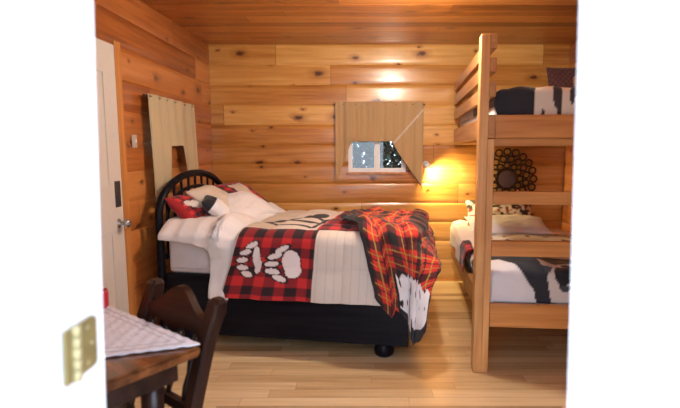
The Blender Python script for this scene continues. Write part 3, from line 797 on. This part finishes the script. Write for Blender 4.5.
# local x runs along the far edge (away to the left), local y towards the camera
tb = thing('dining_table', 'dark wooden table with a moulded edge just inside the doorway', 'table', (-0.490, 1.350, 0), TR)
bm = B(); box(bm, 0, TL, 0, TW, 0.715, 0.748)
bmesh.ops.bevel(bm, geom=bm.edges[:], offset=0.008, segments=2, affect='EDGES')
obj('tabletop', bm, M['table_wood'], tb)
bm = B()
for a in ((0.05, TL - .05, 0.05, 0.07), (0.05, TL - .05, TW - .07, TW - .05), (0.05, 0.07, 0.07, TW - .07), (TL - .07, TL - .05, 0.07, TW - .07)): box(bm, *a, 0.645, 0.715)
obj('apron', bm, M['dark_wood_x'], tb)
for x in (0.10, TL - 0.10):
    for y_ in (0.105, TW - 0.105):
        bm = B(); lathe(bm, [(0.018, 0), (0.026, 0.03), (0.02, 0.08), (0.03, 0.2), (0.034, 0.4), (0.022, 0.5), (0.032, 0.54), (0.032, 0.66)], 16, (x, y_, 0)); obj('leg', bm, M['dark_wood'], tb, True)
# pointed runner
tip = Vector((-0.492, 1.345)); d1 = Vector((-0.797, 0.604)); d2 = Vector((-0.946, -0.325))
def rpos(u, v):
    # u along from tip, v across
    Lr = 0.60 * u + 0.0
    a = tip + d1 * Lr * 1.0; b_ = tip + d2 * Lr * 0.82
    p = a.lerp(b_, v)
    e = 0.010 * (1 if v < 0.04 else 0)
    sc = 0.004 * abs(math.sin(Lr * 60)) if v < 0.02 else 0
    return (p.x + 0.6 * sc, p.y + 0.8 * sc, 0.7545 + 0.0022 * nz(p.x * 25, p.y * 25, 2) + 0.001 * math.sin(Lr * 120) - e * 0.0)
def rcol(u, v):
    e = min(v, 1 - v) * u
    if 0.045 < e < 0.06 or 0.10 < e < 0.11: return (0.40, 0.36, 0.38)
    if math.sin(u * 90) * math.sin(v * 60) > 0.75 and u > 0.1: return (0.50, 0.46, 0.48)
    return (0.66, 0.64, 0.68)
o = grid('table_runner', 90, 60, rpos, rcol, thick=0.004); tag(o, 'white lace runner with a pointed end on the dark table', 'table runner')
cd = thing('red_candle', 'red jar candle on the dark table, half hidden by the door jamb', 'candle', (-0.975, 1.675, 0.757))
bm = B(); lathe(bm, [(0.026, 0), (0.030, 0.006), (0.030, 0.06), (0.027, 0.066), (0.024, 0.058)], 20); obj('jar', bm, M['red_wax'], cd, True)
bm = B(); tube(bm, [(0, 0, 0.058), (0.001, 0, 0.072)], 0.0015, 6); obj('wick', bm, M['dark_steel'], cd)

# ---------------------------------------------------------------- chair
ch = thing('dining_chair', 'dark carved wooden chair with an arched back pushed up to the table', 'chair', (-0.716, 1.497, 0.0), R(143)); ch.scale = (1, 1, 0.98)
def backy(z): return -0.125 * max(0, z - 0.42) / 0.44 - 0.05 * max(0, 0.42 - z) / 0.42
hwid = 0.19
for s in (-1, 1):
    bm = B()
    zs = [0, 0.2, 0.42, 0.60, 0.74, 0.82, 0.855, 0.868]
    ws = [0.020, 0.023, 0.027, 0.027, 0.028, 0.031, 0.028, 0.016]
    prev = None
    rings = []
    for z, w in zip(zs, ws):
        y_ = backy(z) - (0.012 if z > 0.80 else 0)
        rings.append([bm.verts.new((s * hwid + dx * w, y_ + dy * w * 0.85, z)) for dx, dy in ((-1, -.7), (-.7, -1), (.7, -1), (1, -.7), (1, .7), (.7, 1), (-.7, 1), (-1, .7))])
    for A_, B_ in zip(rings, rings[1:]):
        for k in range(8): bm.faces.new((A_[k], A_[(k + 1) % 8], B_[(k + 1) % 8], B_[k]))
    bm.faces.new(rings[0][::-1]); bm.faces.new(rings[-1])
    obj('back_post', bm, M['dark_wood'], ch)
    bm = B(); lathe(bm, [(0.018, 0), (0.025, 0.04), (0.019, 0.09), (0.027, 0.22), (0.02, 0.32), (0.028, 0.36), (0.028, 0.43)], 14, (s * (hwid + .005), 0.36, 0)); obj('front_leg', bm, M['dark_wood'], ch, True)
    bm = B(); tube(bm, [(s * hwid, -0.02, 0.17), (s * hwid, 0.17, 0.18), (s * hwid, 0.36, 0.17)], [0.01, 0.015, 0.01], 10); obj('stretcher', bm, M['dark_wood'], ch, True)
bm = B(); N = 24; top = []; bot = []
for i in range(N + 1):
    x = lerp(-hwid + 0.02, hwid - 0.02, i / N); t = abs(x) / (hwid - 0.02)
    zt = 0.80 + 0.078 * (0.5 + 0.5 * math.cos(PI * min(1, t * 1.05))) ; zb = 0.755 - 0.02 * math.cos(PI * t) ** 2 * (1 if t < .5 else 0.4)
    top.append((x, zt)); bot.append((x, zb))
pl = top + bot[::-1]
prism(bm, pl, -0.013, 0.013, lambda x, z, t: (x, backy(z) + t, z)); obj('crest_rail', bm, M['dark_wood_x'], ch)
bm = B(); box(bm, -hwid + .02, hwid - .02, backy(0.52) - 0.012, backy(0.52) + 0.012, 0.50, 0.54, 0.004); obj('lower_rail', bm, M['dark_wood_x'], ch)
for x in (-0.135, -0.045, 0.045, 0.135):
    prof = [(0.53, 0.007), (0.58, 0.012), (0.62, 0.008), (0.66, 0.013), (0.70, 0.008), (0.725, 0.013), (0.745, 0.007)]
    bm = B(); tube(bm, [(x, backy(z), z) for z, r in prof], [r for z, r in prof], 12); obj('spindle', bm, M['dark_wood'], ch, True)
bm = B(); prism(bm, [(-0.225, 0.025), (0.225, 0.025), (0.24, 0.40), (0.20, 0.425), (-0.20, 0.425), (-0.24, 0.40)], 0.43, 0.462, lambda x, y_, t: (x, y_, t)); obj('seat', bm, M['dark_wood_x'], ch)
bm = B(); tube(bm, [(-hwid, 0.17, 0.18), (0, 0.17, 0.185), (hwid, 0.17, 0.18)], [0.01, 0.014, 0.01], 10); obj('stretcher', bm, M['dark_wood'], ch, True)

# ---------------------------------------------------------------- trees outside the windows
def tree(x, y_, h_, r, lab, seed, grp=None):
    rnd = random.Random(seed)
    t = thing('evergreen_tree', lab, 'tree', (x, y_, -0.17), 0, grp)
    bm = B(); tube(bm, [(0, 0, 0), (0, 0, h_ * 0.5), (0.02, 0, h_ * 0.95)], [0.07, 0.05, 0.01], 8); obj('trunk', bm, M['bark'], t, True)
    bm = B()
    for i in range(5200):
        z = rnd.random() ** 0.9; rr = r * (1 - z * 0.85) * (0.35 + 0.65 * rnd.random() ** 0.5); a = rnd.random() * 2 * PI
        p = Vector((rr * math.cos(a), rr * math.sin(a), 0.15 + z * (h_ - 0.15) - 0.1 * rr))
        d = Vector((math.cos(a), math.sin(a), rnd.uniform(-0.7, 0.3))).normalized(); s_ = Vector((-d.y, d.x, rnd.uniform(-.4, .4))).normalized()
        l_, w = rnd.uniform(0.06, 0.13), rnd.uniform(0.012, 0.028)
        bm.faces.new([bm.verts.new(v) for v in (p - s_ * w, p + s_ * w, p + d * l_)])
    obj('foliage', bm, M['leaf'], t)
rnd = random.Random(9)
hd = thing('hedge', 'tall dark evergreen hedge seen through the small back window', 'hedge', (0.2, 6.0, -0.17))
bm = B()
for k in range(7): tube(bm, [(-1.5 + k * 0.5, 0, 0), (-1.5 + k * 0.5 + rnd.uniform(-.05, .05), 0, 1.3), (-1.5 + k * 0.5, 0.03, 2.7)], [0.04, 0.03, 0.01], 7)
obj('stems', bm, M['bark'], hd, True)
bm = B()
for i in range(26000):
    x = rnd.uniform(-1.75, 1.75); z = rnd.uniform(0.05, 2.95); y_ = rnd.uniform(-1, 1); y_ = 0.42 * y_ * (0.6 + 0.4 * abs(y_)) + 0.06 * nz(x * 3, z * 3, 1)
    p = Vector((x, y_, z)); d = Vector((rnd.uniform(-1, 1), rnd.uniform(-1, 1), rnd.uniform(-1, .5))).normalized(); s_ = d.cross(Vector((rnd.random(), rnd.random(), rnd.random()))).normalized()
    l_, w = rnd.uniform(0.07, 0.13), rnd.uniform(0.02, 0.04)
    bm.faces.new([bm.verts.new(v) for v in (p - s_ * w, p + d * l_ * .4 + s_ * w, p + d * l_, p + d * l_ * .4 - s_ * w)])
obj('foliage', bm, M['leaf'], hd)
tree(-2.7, 3.9, 3.3, 0.8, 'dark evergreen tree outside the left wall window', 6)

# ---------------------------------------------------------------- world and camera
w = bpy.data.worlds.new('sky'); SC.world = w; w.use_nodes = True; nt = w.node_tree
bg = nt.nodes['Background']; q = NT(nt)
tc = q.n('ShaderNodeTexCoord'); sp = q.n('ShaderNodeSeparateXYZ'); q.l(tc.outputs['Generated'], sp.inputs[0])
col = q.ramp(sp.outputs[2], [(0.0, (0.75, 0.82, 0.95)), (0.6, (0.62, 0.76, 1.0))])
q.l(col, bg.inputs[0]); bg.inputs[1].default_value = 4.5

cam = bpy.data.cameras.new('camera'); co = bpy.data.objects.new('camera', cam); C.objects.link(co)
co.location = (0, 0, 1.33); co.rotation_euler = (R(90 - 6.5), 0, 0)
cam.sensor_width = 36; cam.lens = 470 / 680 * 36
cam.shift_x = -(365 - 340) / 680
cam.clip_start = 0.05
cam.dof.use_dof = True; cam.dof.focus_distance = 3.6; cam.dof.aperture_fstop = 2.4
SC.camera = co
SC.view_settings.view_transform = 'Standard'; SC.view_settings.look = 'None'; SC.view_settings.gamma = 1
SC.view_settings.use_curve_mapping = False; SC.view_settings.exposure = 0.58
